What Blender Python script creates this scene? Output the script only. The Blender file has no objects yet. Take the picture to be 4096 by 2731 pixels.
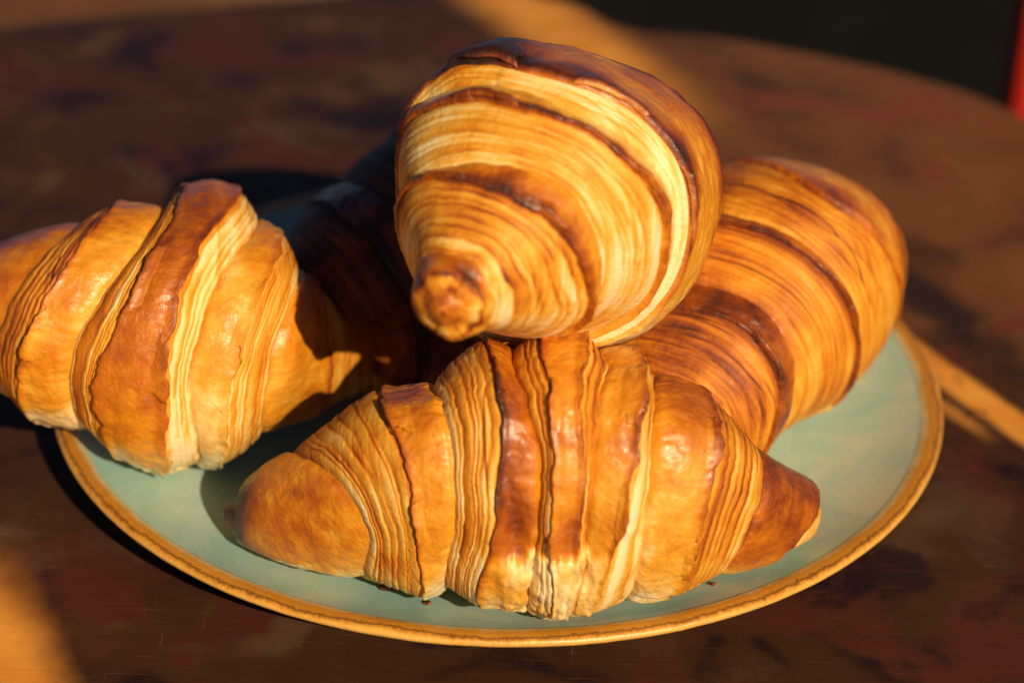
import bpy, bmesh, math, random
import numpy as np
from mathutils import Vector, Matrix

scene = bpy.context.scene

# ------------------------------------------------------------------ camera
cam_d = bpy.data.cameras.new('camera'); cam = bpy.data.objects.new('camera', cam_d)
scene.collection.objects.link(cam); scene.camera = cam
R_, U_, F_ = (0.99943342, 0.01699068, 0.02905439), (-0.0336577, 0.50452201, 0.86274255), (0., 0.86323164, -0.50480802)
cam.matrix_world = Matrix(((R_[0], U_[0], -F_[0], 0.00336897), (R_[1], U_[1], -F_[1], -0.58780416), (R_[2], U_[2], -F_[2], 0.37102129), (0, 0, 0, 1)))
cam_d.lens = 85; cam_d.sensor_width = 36; cam_d.clip_start = .02; cam_d.clip_end = 100
cam_d.dof.use_dof = True; cam_d.dof.focus_distance = .592; cam_d.dof.aperture_fstop = 7.0; cam_d.dof.aperture_blades = 7

# ------------------------------------------------------------------ sky, sun, exposure
SUN_AZ, SUN_EL = math.radians(26), math.radians(31.5)          # azimuth measured from the camera's back (-Y) towards +X
to_sun = Vector((math.sin(SUN_AZ)*math.cos(SUN_EL), -math.cos(SUN_AZ)*math.cos(SUN_EL), math.sin(SUN_EL)))
world = bpy.data.worlds.new('World'); scene.world = world; world.use_nodes = True
wn = world.node_tree; bg = wn.nodes['Background']
sky = wn.nodes.new('ShaderNodeTexSky'); sky.sky_type = 'NISHITA'; sky.sun_disc = False
sky.sun_elevation = SUN_EL; sky.sun_rotation = math.atan2(to_sun.x, to_sun.y)
sky.air_density = .22; sky.dust_density = .3; sky.ozone_density = .4
wn.links.new(sky.outputs[0], bg.inputs[0]); bg.inputs[1].default_value = .05
sun_d = bpy.data.lights.new('sun', 'SUN'); sun_d.energy = 5.0; sun_d.angle = math.radians(.5); sun_d.color = (1., .76, .47)
sun = bpy.data.objects.new('sun', sun_d); scene.collection.objects.link(sun)
sun.rotation_euler = to_sun.to_track_quat('Z', 'Y').to_euler(); sun.location = to_sun*3
vs = scene.view_settings; scene.display_settings.display_device = 'sRGB'
vs.view_transform = 'Standard'; vs.look = 'None'; vs.exposure = .12; vs.gamma = 1.; vs.use_curve_mapping = False
scene.render.engine = 'CYCLES'; scene.cycles.use_denoising = True; scene.cycles.max_bounces = 8
scene.cycles.sample_clamp_indirect = 6.

# ------------------------------------------------------------------ croissant spines (metres) and layer borders
SHAPE = {
    'back': dict(caps=(0.03, 0.03), rows=[
        (0, -0.075028, -0.020172, 0.021412, 0.004, 0.004, 0),
        (0.086957, -0.065835, -0.012719, 0.0254, 0.01, 0.01, 0),
        (0.18841, -0.055111, -0.0040232, 0.030719, 0.0175, 0.0175, 0),
        (0.30435, -0.042855, 0.0059145, 0.034369, 0.0255, 0.0255, 0),
        (0.43478, -0.029066, 0.017094, 0.03735, 0.0315, 0.0315, 0),
        (0.56522, -0.015278, 0.028274, 0.040331, 0.0335, 0.0335, 0),
        (0.69565, -0.0014891, 0.039454, 0.038313, 0.031, 0.031, 0),
        (0.81159, 0.010767, 0.049392, 0.033963, 0.025, 0.025, 0),
        (0.92754, 0.023024, 0.059329, 0.028613, 0.016, 0.016, 0),
        (1, 0.030684, 0.06554, 0.024269, 0.008, 0.008, 0),
    ]),
    'front': dict(caps=(0.01, 0.006), rows=[
        (0, -0.068181, -0.074436, 0.014858, 0.0049531, 0.0065628, 0),
        (0.05147, -0.061881, -0.078479, 0.017486, 0.007049, 0.0093399, 0),
        (0.1156, -0.053354, -0.083108, 0.022032, 0.010362, 0.01373, 0),
        (0.19265, -0.042272, -0.087978, 0.028402, 0.013499, 0.017886, 0),
        (0.31727, -0.022907, -0.093995, 0.038289, 0.018948, 0.025106, 0),
        (0.38068, -0.012596, -0.09606, 0.042205, 0.021011, 0.027839, 0),
        (0.451, -0.00097773, -0.097486, 0.045165, 0.024346, 0.032259, 0),
        (0.56768, 0.018345, -0.097689, 0.046274, 0.026421, 0.035008, 0),
        (0.67005, 0.034892, -0.095483, 0.043211, 0.023397, 0.031001, 0),
        (0.78665, 0.052686, -0.090081, 0.03585, 0.016367, 0.021686, 0),
        (0.88589, 0.066489, -0.082951, 0.027667, 0.011095, 0.014701, 0),
        (0.95351, 0.074974, -0.076722, 0.022023, 0.0090943, 0.01205, 0),
        (1, 0.080301, -0.071785, 0.018539, 0.0069554, 0.009216, 0),
    ]),
    'left': dict(caps=(0.03, 0.03), rows=[
        (0, -0.15075, 0.0011924, 0.040489, 0.0041875, 0.0041875, 0),
        (0.10017, -0.14238, -0.012103, 0.041967, 0.012344, 0.012344, 0),
        (0.1924, -0.13167, -0.022499, 0.044834, 0.019604, 0.019604, 0),
        (0.30423, -0.1166, -0.031317, 0.047927, 0.025617, 0.025617, 0),
        (0.40436, -0.10242, -0.034967, 0.048846, 0.029702, 0.029702, 0),
        (0.48656, -0.090901, -0.034855, 0.047704, 0.033371, 0.033371, 0),
        (0.56361, -0.080483, -0.032395, 0.044955, 0.035671, 0.035671, 0),
        (0.62878, -0.072031, -0.028808, 0.041452, 0.032981, 0.032981, 0),
        (0.70427, -0.062637, -0.023392, 0.036317, 0.023418, 0.023418, 0),
        (0.7907, -0.052243, -0.016385, 0.029643, 0.015484, 0.015484, 0),
        (0.86163, -0.043753, -0.010863, 0.024236, 0.0093842, 0.0093842, 0),
        (0.93377, -0.034823, -0.0064171, 0.019628, 0.0052597, 0.0052597, 0),
        (1, -0.026016, -0.0042818, 0.017001, 0.0017665, 0.0017665, 0),
    ]),
    'top': dict(caps=(0.035, 0.03), rows=[
        (0, -0.012967, -0.12417, 0.107, 0.006, 0.006, 0),
        (0.071429, -0.0096087, -0.11582, 0.107, 0.0102, 0.0102, 0),
        (0.15873, -0.0055043, -0.10561, 0.1075, 0.0156, 0.0156, 0),
        (0.2619, -0.00065361, -0.093552, 0.1085, 0.0242, 0.0242, 0),
        (0.37302, 0.0052702, -0.080563, 0.1092, 0.0306, 0.0306, 0),
        (0.46825, 0.0095477, -0.06943, 0.1072, 0.0338, 0.0338, 0),
        (0.57143, 0.015398, -0.057369, 0.102, 0.0342, 0.0342, 0),
        (0.68254, 0.023122, -0.04438, 0.0965, 0.0315, 0.0315, 0),
        (0.79365, 0.032346, -0.031391, 0.09, 0.025, 0.025, 0),
        (0.90476, 0.04157, -0.018402, 0.083, 0.017, 0.017, 0),
        (1, 0.050047, -0.0072686, 0.076, 0.01, 0.01, 0),
    ]),
    'right': dict(caps=(0.03, 0.03), rows=[
        (0, 0.032694, -0.075146, 0.027888, 0.006, 0.006, 0),
        (0.093333, 0.038827, -0.062881, 0.030707, 0.013, 0.013, 0),
        (0.2, 0.045836, -0.048863, 0.03393, 0.0215, 0.0215, 0),
        (0.32, 0.053721, -0.033093, 0.037555, 0.0278, 0.0278, 0),
        (0.44, 0.061605, -0.017324, 0.04118, 0.0322, 0.0322, 0),
        (0.56, 0.07049, -0.0015539, 0.043806, 0.0343, 0.0343, 0),
        (0.66667, 0.078499, 0.012464, 0.042028, 0.033, 0.033, 0),
        (0.78667, 0.088384, 0.028234, 0.037653, 0.028, 0.028, 0),
        (0.9, 0.099831, 0.043127, 0.031077, 0.0205, 0.0205, 0),
        (1, 0.1094, 0.056269, 0.025098, 0.01, 0.01, 0),
    ]),
}
BOUND = {
    'front': [
        (0.042, 0, 0.034, 0, 0),
        (0.056, 0, 0.034, 0, 0),
        (0.2226, 0.0476, -0.0077, 0.0256, 0.0167),
        (0.3383, 0.0263, 0.0176, 0.01, 0.0117),
        (0.391, 0.0169, 0.0276, 0.0088, 0.0113),
        (0.4469, 0.0106, 0.0332, 0.0065, 0.0106),
        (0.5038, 0.0108, 0.0032, 0.0056, 0.0059),
        (0.534, 0.0035, -0.0055, 0.0022, -0.0011),
        (0.5686, -0.0043, -0.0031, 0.0007, -0.0035),
        (0.5808, -0.005, 0.0028, -0.0025, -0.0016),
        (0.6188, -0.0074, 0.0071, 0, -0.0006),
        (0.6658, -0.0104, -0.0266, -0.0063, -0.0054),
        (0.7395, -0.0138, -0.0235, -0.0061, -0.0064),
        (0.8227, -0.0082, -0.0083, -0.005, -0.0028),
        (0.925, 0, 0.034, 0, 0),
        (0.945, 0, 0.034, 0, 0),
    ],
    'top': [
        (0.02, 0.004, -0.006, 0, 0),
        (0.033, 0.004, -0.006, 0, 0),
        (0.0789, -0.013, -0.0104, -0.005, 0.0017),
        (0.2471, -0.0103, -0.0562, -0.0059, -0.0007),
        (0.282, 0.009, -0.0429, -0.0048, 0.0116),
        (0.3858, 0.0112, -0.0466, 0.001, -0.0017),
        (0.4368, 0.0232, -0.0599, 0.0025, -0.0213),
        (0.455, 0.03, -0.035, 0.012, -0.008),
        (0.71, 0, 0, 0, 0),
        (0.79, 0, 0, 0, 0),
    ],
    'left': [
        (0.3093, -0.0194, 0.0215, -0.0118, 0.0011),
        (0.3447, -0.0178, 0.0489, -0.0026, 0.0001),
        (0.4262, -0.034, 0.029, -0.0083, -0.0036),
        (0.4629, -0.0246, 0.0132, -0.0123, -0.0028),
        (0.5501, -0.0583, 0.0079, 0.0034, -0.0173),
        (0.5874, -0.0479, -0.0043, -0.0147, -0.0219),
        (0.6248, -0.0443, 0.0034, -0.015, -0.0212),
        (0.6774, -0.0353, -0.015, -0.0232, -0.0139),
        (0.7623, -0.0151, -0.0337, 0.0023, -0.0259),
        (0.9078, 0.0014, -0.0186, 0.0015, -0.0053),
    ],
    'right': [
        (0.1696, -0.0042, 0.0002, 0.0003, -0.0013),
        (0.2591, 0, 0.0221, -0.0058, 0.0111),
        (0.3232, -0.0017, 0.026, -0.0058, 0.0123),
        (0.4842, 0.0075, -0.0103, -0.004, 0.0018),
        (0.5104, 0.0065, -0.0032, 0.003, 0.0007),
        (0.7457, 0.0309, -0.1596, -0.0142, -0.0487),
        (0.76, 0, 0, 0, 0),
        (0.84, 0, 0, 0, 0),
    ],
    'back': [
        (0.2, 0.01, -0.012, 0, 0),
        (0.34, -0.01, -0.012, 0, 0),
        (0.42, 0.01, -0.012, 0, 0),
        (0.56, -0.01, -0.012, 0, 0),
        (0.68, 0.01, -0.012, 0, 0),
        (0.8, -0.01, -0.012, 0, 0),
    ],
}

# ---- base shape helpers (pure numpy) ----
def crom(pts, t):
    """Monotone-free Catmull-Rom through rows of pts, t in 0..1 over the given knots (first column = knot)."""
    pts = np.asarray(pts, float); k = pts[:, 0]; v = pts[:, 1:]
    m = np.gradient(v, k, axis=0)
    i = np.clip(np.searchsorted(k, t, side='right') - 1, 0, len(k) - 2)
    h = (k[i + 1] - k[i])[..., None]; x = ((t - k[i])[..., None]) / h
    return ((2*x**3 - 3*x**2 + 1) * v[i] + (x**3 - 2*x**2 + x) * h * m[i]
            + (-2*x**3 + 3*x**2) * v[i + 1] + (x**3 - x**2) * h * m[i + 1])

def base_frame(sp, t):
    """sp rows: knot, x, y, z, half-width, half-height, roll(deg)."""
    t = np.clip(t, 0, 1)
    q = crom(sp['rows'], t)
    e = 1e-3
    T = crom(sp['rows'], np.clip(t + e, 0, 1))[..., :3] - crom(sp['rows'], np.clip(t - e, 0, 1))[..., :3]
    T /= np.linalg.norm(T, axis=-1, keepdims=True)
    Up = np.zeros_like(T); Up[..., 2] = 1
    S = np.cross(T, Up); S /= np.linalg.norm(S, axis=-1, keepdims=True)
    V = np.cross(S, T)
    ro = np.radians(q[..., 5:6])
    S, V = S*np.cos(ro) + V*np.sin(ro), V*np.cos(ro) - S*np.sin(ro)
    w, h = np.maximum(q[..., 3], 1e-4), np.maximum(q[..., 4], 1e-4)
    a0, a1 = sp['caps']
    f = np.where(t < a0, np.sqrt(np.clip(1 - ((a0 - t)/a0)**2, 0, 1)), 1) * np.where(t > 1 - a1, np.sqrt(np.clip(1 - ((t - 1 + a1)/a1)**2, 0, 1)), 1)
    return q[..., :3], S, V, w*f, h*f

def base_point(sp, t, al):
    P, S, V, w, h = base_frame(sp, t)
    n = sp.get('sq', 2.3)
    c, s = np.cos(al), np.sin(al)
    k = (np.abs(c)**n + np.abs(s)**n)**(-1/n)
    return P + S*(w*k*c)[..., None] + V*(h*k*s)[..., None]

# ------------------------------------------------------------------ helpers
COL = scene.collection

def tag(o, label, cat, group=None):
    o['label'] = label; o['category'] = cat
    if group: o['group'] = group
    return o

def empty(name, loc, label, cat, group=None):
    o = bpy.data.objects.new(name, None); COL.objects.link(o)
    o.location = loc; o.empty_display_size = .02
    return tag(o, label, cat, group)

def mesh_obj(name, V, Fc, mat, parent=None, attrs=None, smooth=True):
    """One mesh object from numpy vertices (world space) and faces; a child keeps its world place."""
    me = bpy.data.meshes.new(name)
    V = np.asarray(V, float)
    off = np.array(world_loc(parent)) if parent else np.zeros(3)
    me.from_pydata((V - off).tolist(), [], Fc if isinstance(Fc, list) else Fc.tolist())
    for k, a in (attrs or {}).items():
        a = np.asarray(a, np.float32)
        if a.ndim == 1:
            at = me.attributes.new(k, 'FLOAT', 'POINT'); at.data.foreach_set('value', a.ravel())
        else:
            at = me.attributes.new(k, 'FLOAT_VECTOR', 'POINT'); at.data.foreach_set('vector', a.ravel())
    if smooth: me.polygons.foreach_set('use_smooth', [True]*len(me.polygons))
    me.materials.append(mat); me.update()
    o = bpy.data.objects.new(name, me); COL.objects.link(o)
    if parent: o.parent = parent
    return o

def world_loc(o):
    p = Vector((0, 0, 0))
    while o: p += o.location; o = o.parent
    return p

def _hash(ix, iy, iz, seed):
    h = (ix*374761393 + iy*668265263 + iz*2147483647 + seed*144665) & 0xffffffff
    h = ((h ^ (h >> 13))*1274126177) & 0xffffffff
    return ((h ^ (h >> 16)) & 0xffff)/65535.

def vn(x, y=0., z=0., seed=0):
    """smooth value noise in 0..1"""
    x, y, z = np.broadcast_arrays(np.asarray(x, float), np.asarray(y, float), np.asarray(z, float))
    ix, iy, iz = [np.floor(q).astype(np.int64) for q in (x, y, z)]
    fx, fy, fz = x - ix, y - iy, z - iz
    fx, fy, fz = [q*q*q*(q*(q*6 - 15) + 10) for q in (fx, fy, fz)]
    r = 0
    for a in (0, 1):
        for b in (0, 1):
            for c in (0, 1):
                r = r + (fx if a else 1 - fx)*(fy if b else 1 - fy)*(fz if c else 1 - fz)*_hash(ix + a, iy + b, iz + c, seed)
    return r

def fbm(x, y=0., z=0., seed=0, oct=3):
    s = 0; a = .5; n = 0
    for i in range(oct):
        s = s + a*vn(x*2**i, y*2**i, z*2**i, seed + i*17); n += a; a *= .5
    return s/n

def sstep(a, b, x):
    q = np.clip((x - a)/(b - a), 0, 1); return q*q*(3 - 2*q)

# ------------------------------------------------------------------ materials
def new_mat(name):
    m = bpy.data.materials.new(name); m.use_nodes = True
    nt = m.node_tree; nt.nodes.clear()
    out = nt.nodes.new('ShaderNodeOutputMaterial'); p = nt.nodes.new('ShaderNodeBsdfPrincipled')
    nt.links.new(p.outputs[0], out.inputs[0])
    return m, nt, p

def N(nt, t, **kw):
    n = nt.nodes.new(t)
    for k, v in kw.items():
        if k.startswith('i_'):
            key = k[2:]; n.inputs[int(key) if key.isdigit() else key].default_value = v
        else: setattr(n, k, v)
    return n

def L(nt, a, b): nt.links.new(a, b)

def ramp(nt, fac, stops, interp='LINEAR'):
    r = nt.nodes.new('ShaderNodeValToRGB'); r.color_ramp.interpolation = interp
    el = r.color_ramp.elements
    while len(el) < len(stops): el.new(.5)
    for e, (p, c) in zip(el, stops): e.position = p; e.color = (*c, 1)
    L(nt, fac, r.inputs[0]); return r.outputs[0]

def math_(nt, op, a, b=None, c=None, clamp=False):
    n = nt.nodes.new('ShaderNodeMath'); n.operation = op; n.use_clamp = clamp
    for i, v in enumerate((a, b, c)):
        if v is None: continue
        if isinstance(v, (int, float)): n.inputs[i].default_value = v
        else: L(nt, v, n.inputs[i])
    return n.outputs[0]

def mix(nt, f, a, b, mode='MIX'):
    n = nt.nodes.new('ShaderNodeMix'); n.data_type = 'RGBA'; n.blend_type = mode
    for v, i in ((f, 0), (a, 6), (b, 7)):
        if isinstance(v, (int, float)): n.inputs[i].default_value = v
        elif isinstance(v, tuple): n.inputs[i].default_value = (*v, 1)
        else: L(nt, v, n.inputs[i])
    return n.outputs[2]

def noise(nt, vec, scale, detail=4, rough=.55, dist=0.):
    n = nt.nodes.new('ShaderNodeTexNoise'); n.inputs['Scale'].default_value = scale
    n.inputs['Detail'].default_value = detail; n.inputs['Roughness'].default_value = rough; n.inputs['Distortion'].default_value = dist
    if vec is not None: L(nt, vec, n.inputs['Vector'])
    return n.outputs[0]

def mapping(nt, vec, scale=(1, 1, 1), loc=(0, 0, 0), rot=(0, 0, 0)):
    m = nt.nodes.new('ShaderNodeMapping')
    m.inputs['Scale'].default_value = scale; m.inputs['Location'].default_value = loc; m.inputs['Rotation'].default_value = rot
    L(nt, vec, m.inputs['Vector']); return m.outputs[0]

def mat_pastry():
    """Baked butter dough: the browning is per-vertex ('bake'), fine flakes follow the roll direction ('flow')."""
    m, nt, p = new_mat('baked_dough')
    bake = N(nt, 'ShaderNodeAttribute', attribute_name='bake').outputs['Fac']
    gloss = N(nt, 'ShaderNodeAttribute', attribute_name='gloss').outputs['Fac']
    flow = N(nt, 'ShaderNodeAttribute', attribute_name='flow').outputs['Vector']
    st = mapping(nt, flow, (1000, 34, 1))
    fine = noise(nt, st, 1., 4, .6, .3)
    st2 = mapping(nt, flow, (300, 26, 1), (3, 7, 1))
    mid = noise(nt, st2, 1., 3, .5, .2)
    obj = N(nt, 'ShaderNodeTexCoord').outputs['Object']
    blot = noise(nt, obj, 150, 7, .68, .25)
    pit = noise(nt, obj, 900, 3, .6)
    lam = math_(nt, 'SUBTRACT', 1., gloss)
    d = math_(nt, 'MULTIPLY_ADD', math_(nt, 'SUBTRACT', fine, .5), math_(nt, 'MULTIPLY_ADD', lam, .46, .12), bake)
    d = math_(nt, 'MULTIPLY_ADD', math_(nt, 'SUBTRACT', mid, .5), math_(nt, 'MULTIPLY_ADD', lam, .34, .14), d)
    d = math_(nt, 'MULTIPLY_ADD', math_(nt, 'SUBTRACT', blot, .5), math_(nt, 'MULTIPLY_ADD', gloss, .30, .12), d)
    crack = noise(nt, mapping(nt, flow, (620, 15, 1), (11, 3, 5)), 1., 2, .5, .15)
    d = math_(nt, 'MULTIPLY_ADD', math_(nt, 'MULTIPLY', smooth01(nt, crack, .665, .72), lam), .42, d)
    d = math_(nt, 'MULTIPLY_ADD', math_(nt, 'SUBTRACT', pit, .5), .10, d, clamp=True)
    col = ramp(nt, d, BAKE_RAMP)
    L(nt, col, p.inputs['Base Color'])
    rg = math_(nt, 'MULTIPLY_ADD', gloss, -.19, .62)
    rg = math_(nt, 'MULTIPLY_ADD', math_(nt, 'SUBTRACT', blot, .5), .35, rg)
    L(nt, rg, p.inputs['Roughness'])
    p.inputs['Specular IOR Level'].default_value = .42
    L(nt, math_(nt, 'MULTIPLY', gloss, .5), p.inputs['Coat Weight'])
    p.inputs['Coat Roughness'].default_value = .20
    p.inputs['Subsurface Weight'].default_value = .10
    p.inputs['Subsurface Radius'].default_value = (1., .38, .12)
    p.inputs['Subsurface Scale'].default_value = .004
    b1 = N(nt, 'ShaderNodeBump', i_Strength=.55, i_Distance=.0004)
    L(nt, math_(nt, 'MULTIPLY', fine, math_(nt, 'MULTIPLY_ADD', lam, .9, .15)), b1.inputs['Height'])
    b2 = N(nt, 'ShaderNodeBump', i_Strength=.9, i_Distance=.0006)
    wr = noise(nt, obj, 300, 6, .66, .6)
    L(nt, math_(nt, 'MULTIPLY_ADD', pit, .4, wr), b2.inputs['Height']); L(nt, b1.outputs[0], b2.inputs['Normal'])
    L(nt, b2.outputs[0], p.inputs['Normal']); 
    b3 = N(nt, 'ShaderNodeBump', i_Strength=.6, i_Distance=.0005); L(nt, wr, b3.inputs['Height'])
    L(nt, b3.outputs[0], p.inputs['Coat Normal'])
    return m

BAKE_RAMP = [(0., (.92, .74, .42)), (.13, (.88, .60, .20)), (.28, (.78, .39, .038)), (.44, (.66, .245, .009)),
             (.59, (.47, .125, .005)), (.74, (.25, .050, .005)), (.87, (.11, .022, .006)), (1., (.030, .010, .006))]

def mat_dish():
    m, nt, p = new_mat('teal_reactive_glaze')
    obj = N(nt, 'ShaderNodeTexCoord').outputs['Object']
    a = noise(nt, obj, 24, 6, .62, .8); b = noise(nt, obj, 260, 3, .6)
    c = ramp(nt, a, [(.25, (.23, .47, .47)), (.44, (.31, .53, .52)), (.57, (.41, .57, .54)), (.70, (.56, .61, .55))])
    sp = ramp(nt, noise(nt, obj, 1500, 2, .5), [(.0, (1, 1, 1)), (.63, (1, 1, 1)), (.70, (.40, .36, .28))])
    c = mix(nt, .55, c, sp, 'MULTIPLY')
    band = N(nt, 'ShaderNodeAttribute', attribute_name='band').outputs['Fac']   # 0 well, 1 bare stoneware underside
    c = mix(nt, band, c, (.30, .25, .20))
    L(nt, c, p.inputs['Base Color'])
    L(nt, math_(nt, 'MULTIPLY_ADD', b, .14, .12), p.inputs['Roughness'])
    bp = N(nt, 'ShaderNodeBump', i_Strength=.16, i_Distance=.0006); L(nt, a, bp.inputs['Height']); L(nt, bp.outputs[0], p.inputs['Normal'])
    return m

def mat_rim():
    m, nt, p = new_mat('amber_rim_glaze')
    obj = N(nt, 'ShaderNodeTexCoord').outputs['Object']
    band = N(nt, 'ShaderNodeAttribute', attribute_name='band').outputs['Fac']
    a = noise(nt, obj, 70, 5, .65, .4); f = noise(nt, obj, 700, 4, .7)
    q = math_(nt, 'MULTIPLY_ADD', math_(nt, 'SUBTRACT', a, .5), .34, band)
    q = math_(nt, 'MULTIPLY_ADD', math_(nt, 'SUBTRACT', f, .5), .22, q)
    c = ramp(nt, q, [(0., (.30, .46, .36)), (.10, (.50, .50, .36)), (.2, (.50, .36, .14)), (.3, (.42, .19, .02)), (.46, (.46, .20, .018)), (.53, (.16, .06, .012)), (.60, (.50, .22, .025)),
                     (.7, (.70, .38, .07)), (.88, (.66, .38, .10)), (1., (.34, .27, .2))])
    L(nt, c, p.inputs['Base Color'])
    L(nt, math_(nt, 'MULTIPLY_ADD', f, .3, .2), p.inputs['Roughness'])
    bp = N(nt, 'ShaderNodeBump', i_Strength=.3, i_Distance=.0006); L(nt, math_(nt, 'ADD', a, f), bp.inputs['Height']); L(nt, bp.outputs[0], p.inputs['Normal'])
    return m

def seg_dist(nt, vec, A, B, wob=None):
    """distance (m) in the table plane from the segment A-B and the place along it 0..1, as node sockets"""
    ax, ay = A; dx, dy = B[0] - ax, B[1] - ay; ln = math.hypot(dx, dy); ux, uy = dx/ln, dy/ln
    s = nt.nodes.new('ShaderNodeSeparateXYZ'); L(nt, vec, s.inputs[0])
    x = math_(nt, 'SUBTRACT', s.outputs[0], ax); y = math_(nt, 'SUBTRACT', s.outputs[1], ay)
    along = math_(nt, 'DIVIDE', math_(nt, 'ADD', math_(nt, 'MULTIPLY', x, ux), math_(nt, 'MULTIPLY', y, uy)), ln)
    across = math_(nt, 'ADD', math_(nt, 'MULTIPLY', x, -uy), math_(nt, 'MULTIPLY', y, ux))
    if wob is not None: across = math_(nt, 'ADD', across, wob)
    return across, along

def smooth01(nt, v, a, b):
    n = nt.nodes.new('ShaderNodeMapRange'); n.interpolation_type = 'SMOOTHSTEP'
    L(nt, v, n.inputs[0]); n.inputs[1].default_value = a; n.inputs[2].default_value = b
    return n.outputs[0]

def streak(nt, vec, A, B, half, soft, fade=None, wob=None):
    ac, al = seg_dist(nt, vec, A, B, wob)
    m = smooth01(nt, math_(nt, 'ABSOLUTE', ac), half + soft, half - soft)
    m = math_(nt, 'MULTIPLY', m, math_(nt, 'MULTIPLY', smooth01(nt, al, -.45, -.15), smooth01(nt, al, 3.2, 2.2)))
    if fade: m = math_(nt, 'MULTIPLY', m, smooth01(nt, al, fade[1], fade[0]))
    return m

def mat_table():
    m, nt, p = new_mat('worn_varnished_wood')
    obj = N(nt, 'ShaderNodeTexCoord').outputs['Object']
    fl = mapping(nt, obj, (1.0027, 1.0027, 0), (0, .0016, 0))
    big = noise(nt, fl, 7.5, 3, .5, .5)
    blot = noise(nt, mapping(nt, fl, (1, 1, 1), (3.1, 1.7, 0)), 24, 3, .5, .4)
    red = noise(nt, mapping(nt, fl, (1, 1, 1), (9.1, 4.7, 0)), 19, 3, .55, .8)
    grain = noise(nt, mapping(nt, fl, (60, 900, 1), rot=(0, 0, math.radians(12))), 1., 4, .6, .2)
    c = ramp(nt, blot, [(.36, (.013, .006, .009)), (.43, (.044, .0175, .0085)), (.57, (.052, .0225, .0095)), (.64, (.085, .046, .026))])
    c = mix(nt, smooth01(nt, red, .52, .62), c, (.066, .018, .012))
    sp1 = noise(nt, mapping(nt, fl, (1, 1, 1), (6.3, 8.1, 0)), 21, 6, .62, .3)
    c = mix(nt, math_(nt, 'MULTIPLY', smooth01(nt, sp1, .56, .66), .75), c, (.014, .0065, .011))
    sp2 = noise(nt, mapping(nt, fl, (1, 1, 1), (2.9, 5.5, 0)), 25, 6, .62, .3)
    c = mix(nt, math_(nt, 'MULTIPLY', smooth01(nt, sp2, .56, .68), .55), c, (.080, .046, .030))
    # the far right of the top is a lighter brown
    s = nt.nodes.new('ShaderNodeSeparateXYZ'); L(nt, fl, s.inputs[0])
    lx = math_(nt, 'MULTIPLY_ADD', math_(nt, 'SUBTRACT', big, .5), .12, s.outputs[0])
    side = math_(nt, 'MULTIPLY', smooth01(nt, lx, -.03, .085), smooth01(nt, s.outputs[1], .02, .10))
    c2 = ramp(nt, blot, [(.28, (.075, .031, .012)), (.45, (.15, .061, .020)), (.7, (.18, .075, .026))])
    c2 = mix(nt, smooth01(nt, red, .53, .64), c2, (.19, .052, .024))
    c = mix(nt, math_(nt, 'MULTIPLY', side, .92), c, c2)
    c = mix(nt, .35, c, ramp(nt, grain, [(.25, (.55, .5, .5)), (.75, (1.35, 1.3, 1.3))]), 'MULTIPLY')
    wob = math_(nt, 'MULTIPLY', math_(nt, 'SUBTRACT', noise(nt, fl, 40, 3), .5), .010)
    # pale orange streaks and a corner patch mixed into the wood colour, with their own outlines; dark open seams beside them
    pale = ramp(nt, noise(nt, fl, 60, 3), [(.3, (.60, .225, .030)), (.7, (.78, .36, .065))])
    dark = (.022, .013, .012)
    c = mix(nt, math_(nt, 'MULTIPLY', streak(nt, fl, (.122, .100), (.168, .026), .009, .006, None, wob), math_(nt, 'MULTIPLY', smooth01(nt, blot, .62, .45), .95)), c, dark)
    c = mix(nt, streak(nt, fl, (.1275, .0345), (.158, -.013), .0022, .0018, None, wob), c, dark)
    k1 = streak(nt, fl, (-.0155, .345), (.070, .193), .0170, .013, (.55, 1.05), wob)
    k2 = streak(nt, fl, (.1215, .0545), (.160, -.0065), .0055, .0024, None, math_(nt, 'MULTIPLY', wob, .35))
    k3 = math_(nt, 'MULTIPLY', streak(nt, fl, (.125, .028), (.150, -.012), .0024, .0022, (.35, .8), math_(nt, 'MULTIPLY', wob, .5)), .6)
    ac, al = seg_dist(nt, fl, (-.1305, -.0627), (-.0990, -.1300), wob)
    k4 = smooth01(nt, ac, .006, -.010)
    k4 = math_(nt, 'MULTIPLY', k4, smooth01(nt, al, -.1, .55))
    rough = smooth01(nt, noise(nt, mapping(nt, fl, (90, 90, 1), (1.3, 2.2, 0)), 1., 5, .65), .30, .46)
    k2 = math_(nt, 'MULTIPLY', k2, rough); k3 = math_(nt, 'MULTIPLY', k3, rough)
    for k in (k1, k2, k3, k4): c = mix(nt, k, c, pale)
    # fine scratches
    scr = None
    for sx, sy, rot, off, th in ((45, 2300, 34, 0, 0.625), (60, 2600, 21, 7, 0.635), (1900, 70, -24, 3, 0.650), (40, 2000, 58, 12, 0.645)):
        v = noise(nt, mapping(nt, fl, (sx, sy, 1), (off, off*.37, 0), (0, 0, math.radians(rot))), 1., 4, .6, .35)
        q = smooth01(nt, v, th, th + .07)
        q = math_(nt, 'MULTIPLY', q, smooth01(nt, noise(nt, mapping(nt, fl, (1, 1, 1), (off + 2.3, off, 0)), 22, 2), .46, .62))
        scr = q if scr is None else math_(nt, 'MAXIMUM', scr, q)
    c = mix(nt, math_(nt, 'MULTIPLY', scr, .5), c, (.24, .10, .06))
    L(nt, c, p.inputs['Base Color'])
    L(nt, math_(nt, 'MULTIPLY_ADD', blot, .25, .42), p.inputs['Roughness'])
    p.inputs['Specular IOR Level'].default_value = .2
    bp = N(nt, 'ShaderNodeBump', i_Strength=.25, i_Distance=.0003); L(nt, math_(nt, 'ADD', grain, scr), bp.inputs['Height']); L(nt, bp.outputs[0], p.inputs['Normal'])
    return m

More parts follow.
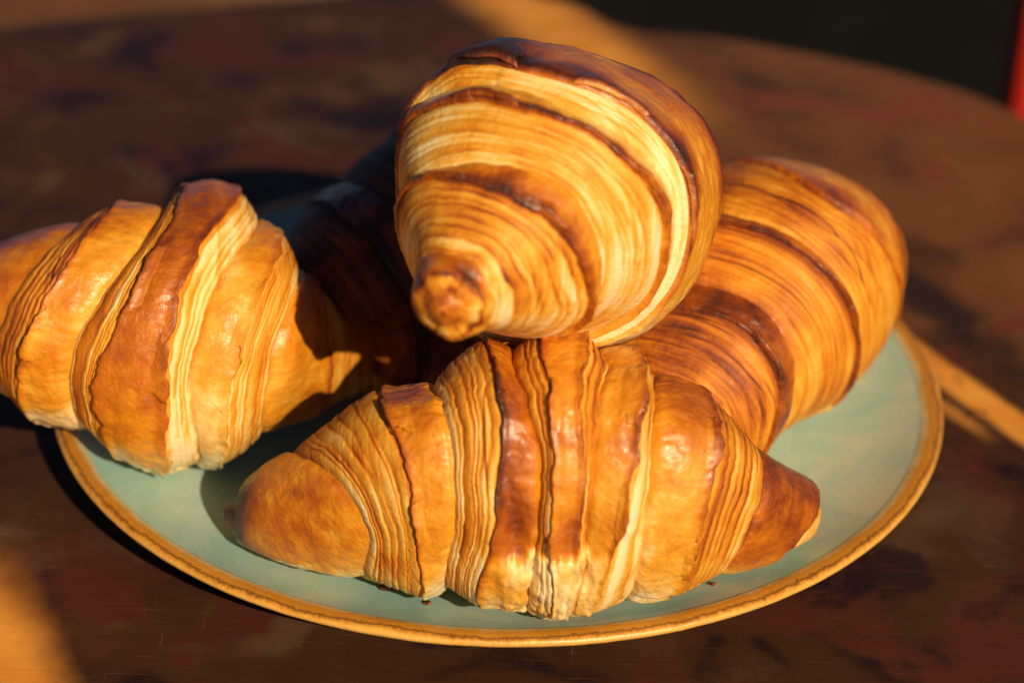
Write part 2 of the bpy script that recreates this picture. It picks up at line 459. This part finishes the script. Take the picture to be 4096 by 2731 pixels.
def mat_plain(name, c1, c2, scale, rough, spec=.4, bump=.1):
    m, nt, p = new_mat(name)
    obj = N(nt, 'ShaderNodeTexCoord').outputs['Object']
    n = noise(nt, obj, scale, 4, .6, .3)
    L(nt, ramp(nt, n, [(.3, c1), (.7, c2)]), p.inputs['Base Color'])
    p.inputs['Roughness'].default_value = rough; p.inputs['Specular IOR Level'].default_value = spec
    bp = N(nt, 'ShaderNodeBump', i_Strength=bump, i_Distance=.001); L(nt, n, bp.inputs['Height']); L(nt, bp.outputs[0], p.inputs['Normal'])
    return m

M_PASTRY = mat_pastry(); M_DISH = mat_dish(); M_RIM = mat_rim(); M_TABLE = mat_table()
M_FLOOR = mat_plain('dark_floor', (.005, .005, .005), (.008, .0078, .0075), 9, .9, .1)
M_BENCH = mat_plain('brown_bench_wood', (.07, .028, .013), (.10, .042, .018), 30, .55)
M_RED = mat_plain('red_paint', (.42, .018, .010), (.5, .022, .012), 40, .4)

# ------------------------------------------------------------------ geometry builders
def lathe(profile, n=256):
    pr = np.asarray(profile, float); a = np.linspace(0, 2*np.pi, n, endpoint=False)
    V = np.stack([pr[:, None, 0]*np.cos(a), pr[:, None, 0]*np.sin(a), pr[:, None, 1] + 0*a], -1).reshape(-1, 3)
    i = np.arange(len(pr) - 1)[:, None]; j = np.arange(n)[None]; k = (j + 1) % n
    F = np.stack([i*n + j, i*n + k, (i + 1)*n + k, (i + 1)*n + j], -1).reshape(-1, 4)
    return V, F

def box(cx, cy, cz, sx, sy, sz, bev=.004):
    bm = bmesh.new(); bmesh.ops.create_cube(bm, size=1)
    for v in bm.verts: v.co = Vector((cx + v.co.x*sx, cy + v.co.y*sy, cz + v.co.z*sz))
    bmesh.ops.bevel(bm, geom=list(bm.edges), offset=bev, segments=2, affect='EDGES', profile=.5)
    V = [tuple(v.co) for v in bm.verts]; bm.verts.index_update()
    F = [[v.index for v in f.verts] for f in bm.faces]; bm.free()
    return V, F

def slab(outline, z0, z1, r=.008, seg=5):
    """closed slab with a rounded edge; outline = (n,2) counter-clockwise"""
    o = np.asarray(outline, float); n = len(o)
    t = np.roll(o, -1, 0) - np.roll(o, 1, 0); t /= np.linalg.norm(t, axis=1, keepdims=True); nn = np.stack([t[:, 1], -t[:, 0]], 1)
    rings = [(r, z1)] if False else []
    for q in np.linspace(0, np.pi/2, seg + 1): rings.append((-r + r*np.sin(q), z1 - r + r*np.cos(q)))
    for q in np.linspace(0, np.pi/2, seg + 1): rings.append((-r + r*np.cos(q), z0 + r - r*np.sin(q)))
    V = []
    for d, z in rings:
        p = o + nn*d; V += [(x, y, z) for x, y in p]
    F = []
    for i in range(len(rings) - 1):
        for j in range(n):
            k = (j + 1) % n; F.append([i*n + j, (i + 1)*n + j, (i + 1)*n + k, i*n + k])
    F.append(list(range(n))); F.append(list(range((len(rings) - 1)*n, len(rings)*n))[::-1])
    return V, F

TZ = .001                                                    # height of the table top
# ------------------------------------------------------------------ setting
V, Fc = box(0, 1.5, -.775, 9, 9, .05)
fl = mesh_obj('floor', V, Fc, M_FLOOR, smooth=False); fl['kind'] = 'structure'

def closed_spline(pts, n=160):
    p = np.asarray(pts, float); m = len(p); t = np.linspace(0, m, n, endpoint=False); i = t.astype(int); x = (t - i)[:, None]
    a, b, c, d = p[(i - 1) % m], p[i % m], p[(i + 1) % m], p[(i + 2) % m]
    return .5*(2*b + (c - a)*x + (2*a - 5*b + 4*c - d)*x**2 + (3*b - a - 3*c + d)*x**3)

tbl = empty('wooden_table', (0, 0, -.75), 'dark worn wooden table with a curved edge under the teal plate', 'table')
out = closed_spline([(.25, .13), (.189, .232), (.156, .261), (.12, .279), (.0825, .293), (.046, .299), (.022, .325), (-.03, .336), (-.11, .310), (-.2, .279), (-.3, .22), (-.38, .1),
                     (-.40, -.1), (-.37, -.27), (-.28, -.38), (-.1, -.43), (.1, -.41), (.25, -.31), (.31, -.15), (.30, 0)])
out = (out - np.array([.0034, -.5878]))*.9973 + np.array([.0034, -.5878])
V, Fc = slab(out, TZ - .034, TZ, .010)
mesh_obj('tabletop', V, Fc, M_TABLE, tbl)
for x, y in ((-.25, -.22), (.18, -.22), (-.22, .14), (.12, .16)):
    pr = [(.001, -.75), (.020, -.75), (.021, -.74), (.016, -.6), (.024, -.2), (.026, -.06), (.026, -.031), (.001, -.031)]
    V, Fc = lathe(pr, 20); mesh_obj('leg', V + np.array([x, y, 0]), Fc, M_TABLE, tbl)

bn = empty('wooden_bench', (-.12, .55, -.75), 'lighter brown wooden bench blurred beyond the table\'s far left edge', 'bench')
V, Fc = box(-.36, .60, -.055, .70, .36, .03, .005); mesh_obj('seat', V, Fc, M_BENCH, bn, smooth=False)
for x in (-.66, -.08):
    for y in (.47, .73): V, Fc = box(x, y, -.412, .045, .045, .676, .004); mesh_obj('leg', V, Fc, M_BENCH, bn, smooth=False)

ch = empty('red_chair', (.42, .62, -.75), 'bright red chair post blurred beyond the table\'s far right edge', 'chair')
for x in (.249, .60):
    V, Fc = box(x, .462, -.30, .032, .030, .90, .007); mesh_obj('back_post', V, Fc, M_RED, ch, smooth=False)
for z in (.10, -.06, -.2): V, Fc = box(.4245, .464, z, .319, .016, .05, .004); mesh_obj('back_rail', V, Fc, M_RED, ch, smooth=False)
V, Fc = box(.4245, .662, -.315, .383, .37, .03, .008); mesh_obj('seat', V, Fc, M_RED, ch, smooth=False)
for x in (.254, .595): V, Fc = box(x, .83, -.54, .032, .032, .42, .005); mesh_obj('leg', V, Fc, M_RED, ch, smooth=False)

# ------------------------------------------------------------------ plate
def plate_z(r):
    """height of the plate's upper surface at radius r"""
    return np.interp(r, PR[:, 0], PR[:, 1])
PR = np.array([(0, .0072), (.06, .0073), (.075, .0076), (.088, .0085), (.098, .0100), (.106, .0120), (.112, .0137), (.1165, .0155), (.1185, .0164)])
fine_r = np.linspace(0, .1185, 60)
q = np.interp(fine_r, PR[:, 0], PR[:, 1])
for _ in range(6): q[1:-1] = (q[:-2] + 2*q[1:-1] + q[2:])/4
top = [(max(r, .0002), z) for r, z in zip(fine_r, q)]
ze = q[-1]
rim = [(.1185, ze), (.1192, ze + .0004), (.1203, ze + .0009), (.1213, ze + .0011), (.1222, ze + .00115), (.1231, ze + .0011), (.1239, ze + .0009), (.1246, ze + .0005), (.1250, ze - .0001), (.12495, ze - .0007), (.1246, ze - .0012), (.1240, ze - .0016), (.1232, ze - .0019)]
under = [rim[-1], (.117, .0128), (.108, .0090), (.095, .0062), (.080, .0053), (.070, .0052), (.068, TZ), (.062, TZ), (.060, .0050), (.001, .0050)]
pl = empty('plate', (0, 0, 0), 'round teal glazed plate with an amber brown rim holding the croissants', 'plate')
V, Fc = lathe(top + [], 320)
mesh_obj('dish_well', V, Fc, M_DISH, pl, {'band': np.zeros(len(V))})
V, Fc = lathe(under, 256)
mesh_obj('underside', V, Fc, M_DISH, pl, {'band': np.ones(len(V))})
rr = np.array(rim); ln = np.r_[0, np.cumsum(np.linalg.norm(np.diff(rr, axis=0), axis=1))]; t = np.linspace(0, ln[-1], 40)
rim_f = np.stack([np.interp(t, ln, rr[:, 0]), np.interp(t, ln, rr[:, 1])], 1)
V, Fc = lathe(rim_f, 640)
ang = np.arctan2(V[:, 1], V[:, 0]); rad = np.hypot(V[:, 0], V[:, 1])
wob = (fbm(np.cos(ang)*9 + 20, np.sin(ang)*9 + 20, seed=5) - .5)*.0006 + (fbm(np.cos(ang)*40 + 60, np.sin(ang)*40 + 60, seed=9) - .5)*.0003
V[:, 2] += wob*np.repeat(np.sin(np.linspace(0, np.pi, 40)), 640)
mesh_obj('rim', V, Fc, M_RIM, pl, {'band': np.repeat(t/t[-1], 640)})

# ------------------------------------------------------------------ croissants
NT = 440
AL = np.linspace(-np.pi/2, 1.5*np.pi, NT, endpoint=False)

def build_croissant(key, label, seed):
    sp, bnd, segs, lev = SHAPE[key], BOUND[key], SEGS[key], LEVEL[key]
    rng = random.Random(seed)
    c = np.stack([0*AL + 1, np.cos(AL), np.sin(AL), np.cos(2*AL), np.sin(2*AL)], 0)
    B = [0*AL]
    for k, co in enumerate(bnd):
        b = np.array(co) @ c
        b = b + (fbm(np.cos(AL)*2.2 + 9, np.sin(AL)*2.2 + 9, k*3.7, seed) - .5)*.018*sp.get('wob', 1) + (fbm(np.cos(AL)*11 + 30, np.sin(AL)*11 + 30, k*3.7, seed + 3) - .5)*.004
        b = np.maximum(b, B[-1] + .012)
        B.append(b)
    top = 1 - .01
    for k in range(len(B) - 1, 0, -1): B[k] = np.minimum(B[k], top - .010*(len(B) - 1 - k) - .01)
    B.append(0*AL + 1)
    nseg = len(segs)
    cols = []                                                # per column: (t[NT], d[NT], bake[NT], gloss)
    rows_t, rows_d, rows_b, rows_g, owner = [], [], [], [], []
    for j, sg in enumerate(segs):
        lo, hi = lev[j]*1e-3, lev[j + 1]*1e-3
        n = sg['n']; x = np.linspace(0, 1, n + 1)[:, None]
        cA, sA = np.cos(AL)[None], np.sin(AL)[None]
        t = B[j][None] + x*(B[j + 1] - B[j])[None]
        if sg['k'] == 'lam':
            up = hi > lo; xi = x if up else 1 - x           # 0 at the foot, 1 at the lip
            nl = sg['lines']
            wob = (fbm(cA*1.8 + 5, sA*1.8 + 5, xi*3 + j*9, seed + 40) - .5)*sg.get('wav', 1.1)/nl
            wd = np.array([rng.choice((.5, .8, 1., 1.5, 2.3)) for _ in range(nl)]); kn = np.r_[0, np.cumsum(wd)]/wd.sum()
            ph = np.interp(np.clip(xi + wob*np.sin(np.pi*xi), 0, 1), kn, np.arange(nl + 1))
            li = np.floor(ph); f = ph - li
            amp = .18 + 1.5*vn(cA*2.4 + 7, sA*2.4 + 7, li*5.3 + j, seed + 60)
            fu = f if up else f
            prof = np.where(fu < .8, (np.clip(fu, 0, 1)/.8)**.7, np.clip((1 - fu)/.2, 0, 1)**.6)
            prof = .65*prof + .35*np.clip(np.sin(np.pi*fu), 0, 1)**.6         # each sheet's edge stands a little proud of the next
            e = xi**.85
            d = min(lo, hi) + abs(hi - lo)*e + (prof - .6)*amp*sg.get('amp', .75)*1e-3*np.sin(np.pi*np.clip(xi, .04, .96))**.4
            d = d - .9e-3*np.exp(-(xi/.07)**2)               # crease at the foot
            d = d - 1.1e-3*np.exp(-((1 - xi)/.05)**2)        # undercut below the overhanging lip
            rnd = vn(li*3.1 + j*7, cA*.9 + 3, sA*.9 + 3, seed + 80)
            b = sg['b'] + sg.get('var', 1.)*((rnd - .5)*.42 + .40*(1 - prof)*amp) + .10*(sA - .2)*sg.get('top', 1)
            b = b + sg.get('lip', .12)*np.exp(-((1 - xi)/.10)**2)
            b = b + (fbm(cA*3 + 2, sA*3 + 2, xi*2 + j*5, seed + 90) - .5)*.34
            g = .12 + 0*d
        else:
            d = lo + (hi - lo)*x + sg.get('bul', .8)*1e-3*np.clip(np.sin(np.pi*x), 0, 1)**.7
            kr = np.clip(base_frame(sp, t)[3]/.016, 0, 1)
            sA0 = sA; cA, sA = cA*kr, sA*kr
            P = fbm(cA*1.9 + 4, sA*1.9 + 4, t*SLEN[key]*85 + j*4, seed + 11)
            d = d + (P - .5)*1.1e-3 + (fbm(cA*5.5 + 4, sA*5.5 + 4, t*SLEN[key]*260 + j*4, seed + 13) - .5)*.8e-3 + (fbm(cA*17 + 4, sA*17 + 4, t*SLEN[key]*560 + j*4, seed + 15, 3) - .5)*.55e-3
            b = sg['b'] + (P - .5)*.44 + (fbm(cA*6 + 14, sA*6 + 4, t*SLEN[key]*220 + j*4, seed + 21) - .5)*.20
            b = b + .12*(sA - .35) - .34*sstep(-.25, -.85, sA)
            for edge, nb in ((0, j - 1), (1, j + 1)):
                dist = x if edge == 0 else 1 - x
                if 0 <= nb < nseg and segs[nb]['k'] == 'lam':
                    a_, b_ = lev[nb], lev[nb + 1]
                    high = (b_ > a_) if edge == 0 else (a_ > b_)
                    wdt = min(.35, sg.get('lw', .12))
                    if high:
                        m_ = fbm(cA*2.5 + 8, sA*2.5 + 1, j*2. + edge, seed + 31)
                        d = d + .9e-3*np.exp(-(dist/wdt)**2)
                        rag = fbm(cA*7 + 8, sA*7 + 1, j*3. + edge, seed + 33, 4)
                        ov = np.clip(rag - .34, 0, 1)*sg.get('ov', 2.3e-3)/SLEN[key]
                        t = t + (-1 if edge == 0 else 1)*ov*np.exp(-(dist/.07)**2)*(1 - np.exp(-(dist/.012)**2))
                        b = b + sg.get('ld', .22)*np.exp(-(dist/wdt)**2)*(.3 + 1.4*m_)
                    else:
                        d = d - .9e-3*np.exp(-(dist/.07)**2)
                        b = b - .10*np.exp(-(dist/.2)**2)
            g = sg.get('g', 1.) + 0*d
            if j in (0, nseg - 1):
                tt = t*SLEN[key]*1e3 if j == 0 else (1 - t)*SLEN[key]*1e3      # mm from the tip
                sp_ = (AL[None]/(2*np.pi)*(1 if j == 0 else -1) + tt/sg.get('pitch', 5.5) + (P - .5)*.5) % 1
                sw = np.exp(-(tt/sg.get('roll', 9.))**2)
                d = d + (np.where(sp_ < .86, sp_/.86, (1 - sp_)/.14) - .5)*2.5e-3*sw + (fbm(cA*1.7 + 9, sA*1.7 + 9, tt*.13, seed + 77, 3) - .5)*6e-3*np.exp(-(tt/sg.get('lumpr', 12.))**2)
                b = b + (.34*np.exp(-((sp_ - .84)/.12)**2) - .22*np.exp(-((sp_ - .02)/.08)**2) )*sw
            if j == 0: b = b + sg.get('end', .25)*np.exp(-(x/.22)**2)
            if j == nseg - 1: b = b + sg.get('end', .25)*np.exp(-((1 - x)/(.22 if sg.get('end', .25) > 0 else .10))**2)
        s0 = 0 if j == 0 else 1
        rows_t.append(t[s0:]); rows_d.append((d + 0*t)[s0:]); rows_b.append((b + 0*t)[s0:]); rows_g.append((g + 0*t)[s0:])
        owner.append((sum(r.shape[0] for r in rows_t) - 1 - n, n))
    T = np.concatenate(rows_t); D = np.concatenate(rows_d); Bk = np.concatenate(rows_b); G = np.concatenate(rows_g)
    # soften the level jumps column to column where segments meet
    Bk[1:-1] = .25*Bk[:-2] + .5*Bk[1:-1] + .25*Bk[2:]
    G[1:-1] = .25*G[:-2] + .5*G[1:-1] + .25*G[2:]
    D[1:-1] = .2*D[:-2] + .6*D[1:-1] + .2*D[2:]
    A = np.broadcast_to(AL[None], T.shape)
    for (t0, a0, st, sa, amp, bk) in DENTS.get(key, []):
        da = (A - math.radians(a0) + np.pi) % (2*np.pi) - np.pi
        w = np.exp(-((T - t0)/st)**2 - (da/math.radians(sa))**2)
        D = D + amp*1e-3*w; Bk = Bk + bk*w
    for (t0, t1, a0, a1, amp, bk) in LUMPS.get(key, []):
        da = (np.degrees(A) + 180) % 360 - 180
        wv = (fbm(T*40, da*.05, seed=seed + 5) - .5)
        w = sstep(t0 - .02, t0 + .02, T + wv*.03)*sstep(t1 + .02, t1 - .02, T + wv*.03)*sstep(a1 + 1.5, a1 - 2.5, da + wv*16)*sstep(a0 - 10, a0 + 10, da)
        D = D + (amp*1e-3 + (fbm(T*60, da*.12, seed=seed + 7) - .5)*2.2e-3)*w; Bk = Bk*(1 - w) + (bk + (fbm(T*50, da*.09, seed=seed + 8) - .5)*.5)*w
    P, S, Vv, w, h = base_frame(sp, T)
    X0 = base_point(sp, T, A)
    rad = X0 - P; rl = np.linalg.norm(rad, axis=-1, keepdims=True); nrm = rad/np.maximum(rl, 1e-6)
    k = np.clip(rl/.034, 0, 1)
    big = (fbm(X0[..., 0]*38 + 50, X0[..., 1]*38 + 50, X0[..., 2]*38 + 50, seed + 71, 2) - .5)*1.8e-3
    X = X0 + nrm*(D[..., None] + big[..., None])*k**.8
    # rest on the plate: nothing goes below its surface
    r = np.hypot(X[..., 0], X[..., 1])
    zf = np.where(r < .1255, plate_z(np.minimum(r, .1185)) + np.where(r > .117, .0030, .0006), -1.)
    dz = X[..., 2] - zf; X[..., 2] = zf + np.where(dz > .004, dz, .004*np.log1p(np.exp(np.clip(dz/.004, -30, 1)))/math.log1p(math.e)) if key != 'top' else X[..., 2]
    flow = np.stack([T*SLEN[key], A*.03, 0*T + seed], -1)
    base = sp['rows'][len(sp['rows'])//2][1:4]
    root = empty('croissant', (base[0], base[1], plate_z(0) if key != 'top' else base[2] - .04), label, 'croissant', 'croissants on the plate')
    objs = {}
    def strip(j, name, parent):
        c0, n = owner[j]
        Vx = X[c0:c0 + n + 1].reshape(-1, 3); m = n + 1
        i = np.arange(n)[:, None]; jj = np.arange(NT)[None]; kk = (jj + 1) % NT
        F = np.stack([i*NT + jj, (i + 1)*NT + jj, (i + 1)*NT + kk, i*NT + kk], -1).reshape(-1, 4)
        return mesh_obj(name, Vx, F, M_PASTRY, parent, {'bake': Bk[c0:c0 + m].ravel(), 'gloss': G[c0:c0 + m].ravel(), 'flow': flow[c0:c0 + m].reshape(-1, 3)})
    for j, sg in enumerate(segs):
        if sg['k'] == 'crust':
            o = strip(j, 'tip' if j in (0, nseg - 1) else 'dough_layer', root); objs[j] = o
            if sg.get('label'): o['label'] = sg['label']
    # thin sheets that have come loose and stand a little off the crust
    for q, (j, edge, a0, wdeg, ln_, lift) in enumerate(FLAKES.get(key, [])):
        c0, n = owner[j]; m = max(4, int(n*ln_)); ci = c0 + np.arange(m + 1) if edge == 0 else c0 + n - np.arange(m + 1)
        ai = np.nonzero(np.abs((AL - math.radians(a0) + np.pi) % (2*np.pi) - np.pi) < math.radians(wdeg))[0]
        if AL[ai[-1]] - AL[ai[0]] > math.pi: continue
        G_, Q_ = np.meshgrid(ci, ai, indexing='ij')
        v = 1 - np.arange(m + 1)[:, None]/m; u = np.linspace(-1, 1, len(ai))[None]
        up_ = nrm[G_, Q_]; base_ = X[G_, Q_] + up_*(-.0006 + (lift*1e-3 + .0006)*np.clip(v[..., None], 0, 1)**.8*np.clip(1 - np.abs(u[..., None])**2.5, 0, 1))
        rg = fbm(u*3.1 + q*7, v*3 + 2, seed=seed + q, oct=4)
        keep = (np.abs(u) < .62 + .9*(rg - .35)) & (v > .02 + .5*np.abs(u)**3)
        idx = -np.ones(G_.shape, int); idx[keep] = np.arange(keep.sum()); nk = int(keep.sum())
        if nk < 12: continue
        Vf = np.concatenate([base_[keep], base_[keep] + up_[keep]*.00028]); F = []
        ed = {}
        for a in range(m):
            for b_ in range(len(ai) - 1):
                f4 = [idx[a, b_], idx[a + 1, b_], idx[a + 1, b_ + 1], idx[a, b_ + 1]]
                if min(f4) < 0: continue
                F.append([i_ + nk for i_ in f4]); F.append(f4[::-1])
                for e0, e1 in zip(f4, f4[1:] + f4[:1]):
                    if (e1, e0) in ed: del ed[(e1, e0)]
                    else: ed[(e0, e1)] = 1
        for e0, e1 in ed: F.append([e0, e1, e1 + nk, e0 + nk])
        if not F: continue
        bk_ = np.tile((Bk[G_, Q_] - .05 + .22*(rg - .4))[keep], 2)
        mesh_obj('flake', Vf, [[int(i_) for i_ in f_] for f_ in F], M_PASTRY, objs[j], {'bake': bk_, 'gloss': 0*bk_ + .8, 'flow': np.tile(flow[G_, Q_][keep], (2, 1))})
    for j, sg in enumerate(segs):
        if sg['k'] == 'lam':
            strip(j, 'laminated_edge', objs[j + 1 if lev[j + 1] > lev[j] else j - 1])
    return root

def cr(b, n=36, **kw): return dict(k='crust', b=b, n=n, **kw)
def lm(b, lines, per=11, **kw): return dict(k='lam', b=b, lines=lines, n=lines*per, **kw)

SEGS = dict(
    front=[cr(.78, 24, end=.1, roll=.5, lumpr=.5), lm(.50, 2, per=8, lip=.3), cr(.57, 80, bul=1.4, ld=.16, lw=.10), lm(.24, 9), cr(.46, 36, ld=.1), lm(.16, 7), cr(.54, 40, bul=.4), lm(.26, 4), cr(.44, 40, ld=.12), lm(.28, 6), cr(.40, 40, bul=.6), lm(.10, 3), cr(.47, 60, bul=1.6), lm(.26, 9), cr(.74, 70, ld=.10, lw=.12), lm(.30, 3, per=8), cr(.34, 24, end=.1, roll=.5, lumpr=.5)],
    left=[cr(.56, 40), lm(.34, 5), cr(.42, 36), lm(.26, 6), cr(.58, 50, bul=1.5, ld=.10), lm(.04, 5), cr(.30, 40, ld=.1), lm(.10, 7), cr(.52, 40), lm(.24, 8), cr(.44, 30)],
    top=[cr(.66, 24, end=.1, roll=.5, lumpr=9), lm(.38, 2, per=8, lip=.3), cr(.54, 50, ld=.12), lm(.22, 9, wav=.8), cr(.42, 40, lw=.28, ld=.36), lm(.15, 10, per=10, wav=.7, var=.65), cr(.22, 44, lw=.26, ld=.50), lm(.03, 6, amp=.45, wav=.6, var=.7), cr(.46, 60, lw=.14, ld=.38), lm(.2, 6), cr(.5, 40)],
    right=[cr(.34, 40), lm(.45, 9, per=9, var=.5, wav=.8), cr(.74, 40, ld=.05), lm(.38, 8, per=9, var=.45, wav=.8), cr(.58, 30, ld=.2), lm(.36, 8, per=9, var=.4, wav=.8), cr(.44, 50), lm(.3, 5), cr(.5, 40)],
    back=[cr(.80, 40), lm(.74, 5, var=.35), cr(.86, 40), lm(.76, 5, var=.35), cr(.86, 50), lm(.74, 5, var=.35), cr(.8, 40)])  # back: bake set high so the colour itself carries the shade behind the pile
LEVEL = dict(
    front=[-11, -11, .6, -1.8, 3.0, -1.8, 2.6, -2.0, 1.8, 1.6, -1.5, 2.6, -2.2, 3.4, -1.8, 1., -7, -7],
    left=[0, -1.6, 2.4, -2.2, 3.0, 3.6, -.8, 1.6, -1.4, 2.2, -.8, 0],
    top=[-7, -8, 1., -1.2, 2.0, -.8, 2.3, -.2, 2.8, 2.0, -.6, 0],
    right=[0, -1.0, 2.1, -.8, 2.0, -.2, 2.2, 1.5, -.5, 0],
    back=[0, -.6, 1.6, -.4, 1.8, 1.8, -.4, 0])
DENTS = dict(front=[(.37, 92, .05, 42, -2.8, 0), (.70, 88, .075, 44, -4.2, 0), (.26, 92, .05, 40, -1.2, 0), (.83, 88, .05, 44, -1.5, 0), (.495, 3, .018, 16, -3.4, .18), (.49, 30, .016, 20, -1.7, .08), (.565, 6, .016, 14, -1.8, .16), (.10, 5, .05, 22, 1.5, .0), (.055, 52, .022, 13, -1.6, .30), (.075, 25, .045, 60, 0, .20), (.11, 75, .05, 30, 0, .14), (.88, 60, .04, 40, 0, .10)],
             top=[(.42, 125, .03, 9, 1.5, .40), (.46, 112, .04, 7, 1.9, .40), (.035, 150, .03, 16, -4.0, .2), (.045, 60, .012, 28, -3.6, .25), (.05, 5, .022, 16, 4.0, -.12),
                  (.04, -40, .018, 13, -4.0, .28), (.03, -85, .03, 20, 3.0, -.1), (.03, 100, .02, 22, 2.5, -.05), (.12, 185, .04, 30, -2.2, 0), (.36, 150, .14, 26, 2.2, 0), (.44, -50, .16, 30, -2.4, 0), (.52, 60, .17, 34, -4.5, 0)],
             left=[(.55, -48, .18, 26, -2.6, 0)], right=[(.38, -45, .2, 30, -3.6, 0)])
LUMPS = dict(front=[(.475, .60, -75, -8, 2.0, .14), (-.1, .19, -95, -27, -.9, .14)], left=[(.30, .80, -120, -48, -.3, .06)], right=[(.25, .75, -120, -40, -.3, .16)])
FLAKES = dict(                                                # segment, edge, angle, half-width, reach, lift (mm)
    front=[(4, 0, 66, 22, .5, 1.2), (4, 0, 8, 16, .35, .8), (6, 0, 72, 18, .5, 1.1), (8, 0, 55, 16, .4, .8), (10, 1, 68, 24, .6, 1.4), (10, 1, 14, 16, .35, .9), (12, 1, 52, 22, .25, 1.1), (12, 1, -8, 18, .2, .8)],
    left=[(2, 0, 20, 20, .5, 1.1), (4, 0, 50, 22, .35, 1.2), (4, 1, 15, 20, .25, .9), (6, 1, 35, 20, .4, 1.0), (8, 1, 10, 22, .5, 1.1)],
    top=[(4, 0, 118, 20, .5, 1.4), (4, 0, 40, 18, .4, 1.0), (6, 0, 105, 22, .5, 1.5), (6, 0, 20, 18, .4, 1.2), (8, 0, 114, 18, .2, 2.2), (8, 0, 62, 22, .16, 1.4), (8, 0, 10, 22, .12, 1.0)],
    right=[(2, 0, 40, 20, .5, 1.2), (4, 0, 30, 20, .5, 1.2)])
SLEN = dict(front=.19, left=.16, top=.16, right=.18, back=.15)

build_croissant('front', 'whole crescent croissant lying along the front edge of the plate, both tips showing', 3)
build_croissant('left', 'croissant at the left overhanging the plate rim, with one broad dark brown band', 17)
build_croissant('top', 'croissant stacked on top of the others, its tip pointing at the viewer', 29)
build_croissant('right', 'out of focus darker croissant at the back right of the plate', 41)

build_croissant('back', 'shaded croissant at the back of the plate, hidden behind the stacked one', 53)

# ------------------------------------------------------------------ crumbs
def crumb(name, loc, size, bake, label, seed):
    bm = bmesh.new(); bmesh.ops.create_icosphere(bm, subdivisions=3, radius=1)
    V = np.array([v.co[:] for v in bm.verts]); bm.verts.index_update(); F = [[v.index for v in f.verts] for f in bm.faces]; bm.free()
    d = .7 + .75*fbm(V[:, 0]*1.6 + 9, V[:, 1]*1.6 + 9, V[:, 2]*1.6 + 9, seed, 4)
    V = V*d[:, None]*np.array(size); V[:, 2] = np.maximum(V[:, 2], -size[2]*.6)
    V = V + np.array([loc[0], loc[1], plate_z(math.hypot(loc[0], loc[1])) + size[2]*.6 + .0002])
    b = bake + (fbm(V[:, 0]*900, V[:, 1]*900, V[:, 2]*900, seed) - .5)*.5
    o = mesh_obj(name, V, F, M_PASTRY, None, {'bake': b, 'gloss': 0*b + .2, 'flow': V})
    return tag(o, label, 'crumb', 'crumbs on the plate')
crumb('crumb', (-.0262, -.0962), (.0019, .0012, .0009), .93, 'dark brown crumb in the front croissant\'s shadow on the plate', 1)
crumb('crumb', (-.0885, -.0435), (.0016, .0011, .0010), .35, 'pale golden crumb under the left croissant\'s lower edge', 2)
crumb('crumb', (-.0155, -.1035), (.0010, .0007, .0004), .85, 'brown crumb at the foot of the front croissant just inside the front rim', 3)
crumb('crumb', (.0560, -.0930), (.0008, .0006, .0004), .85, 'tiny brown crumb below the right half of the front croissant', 4)
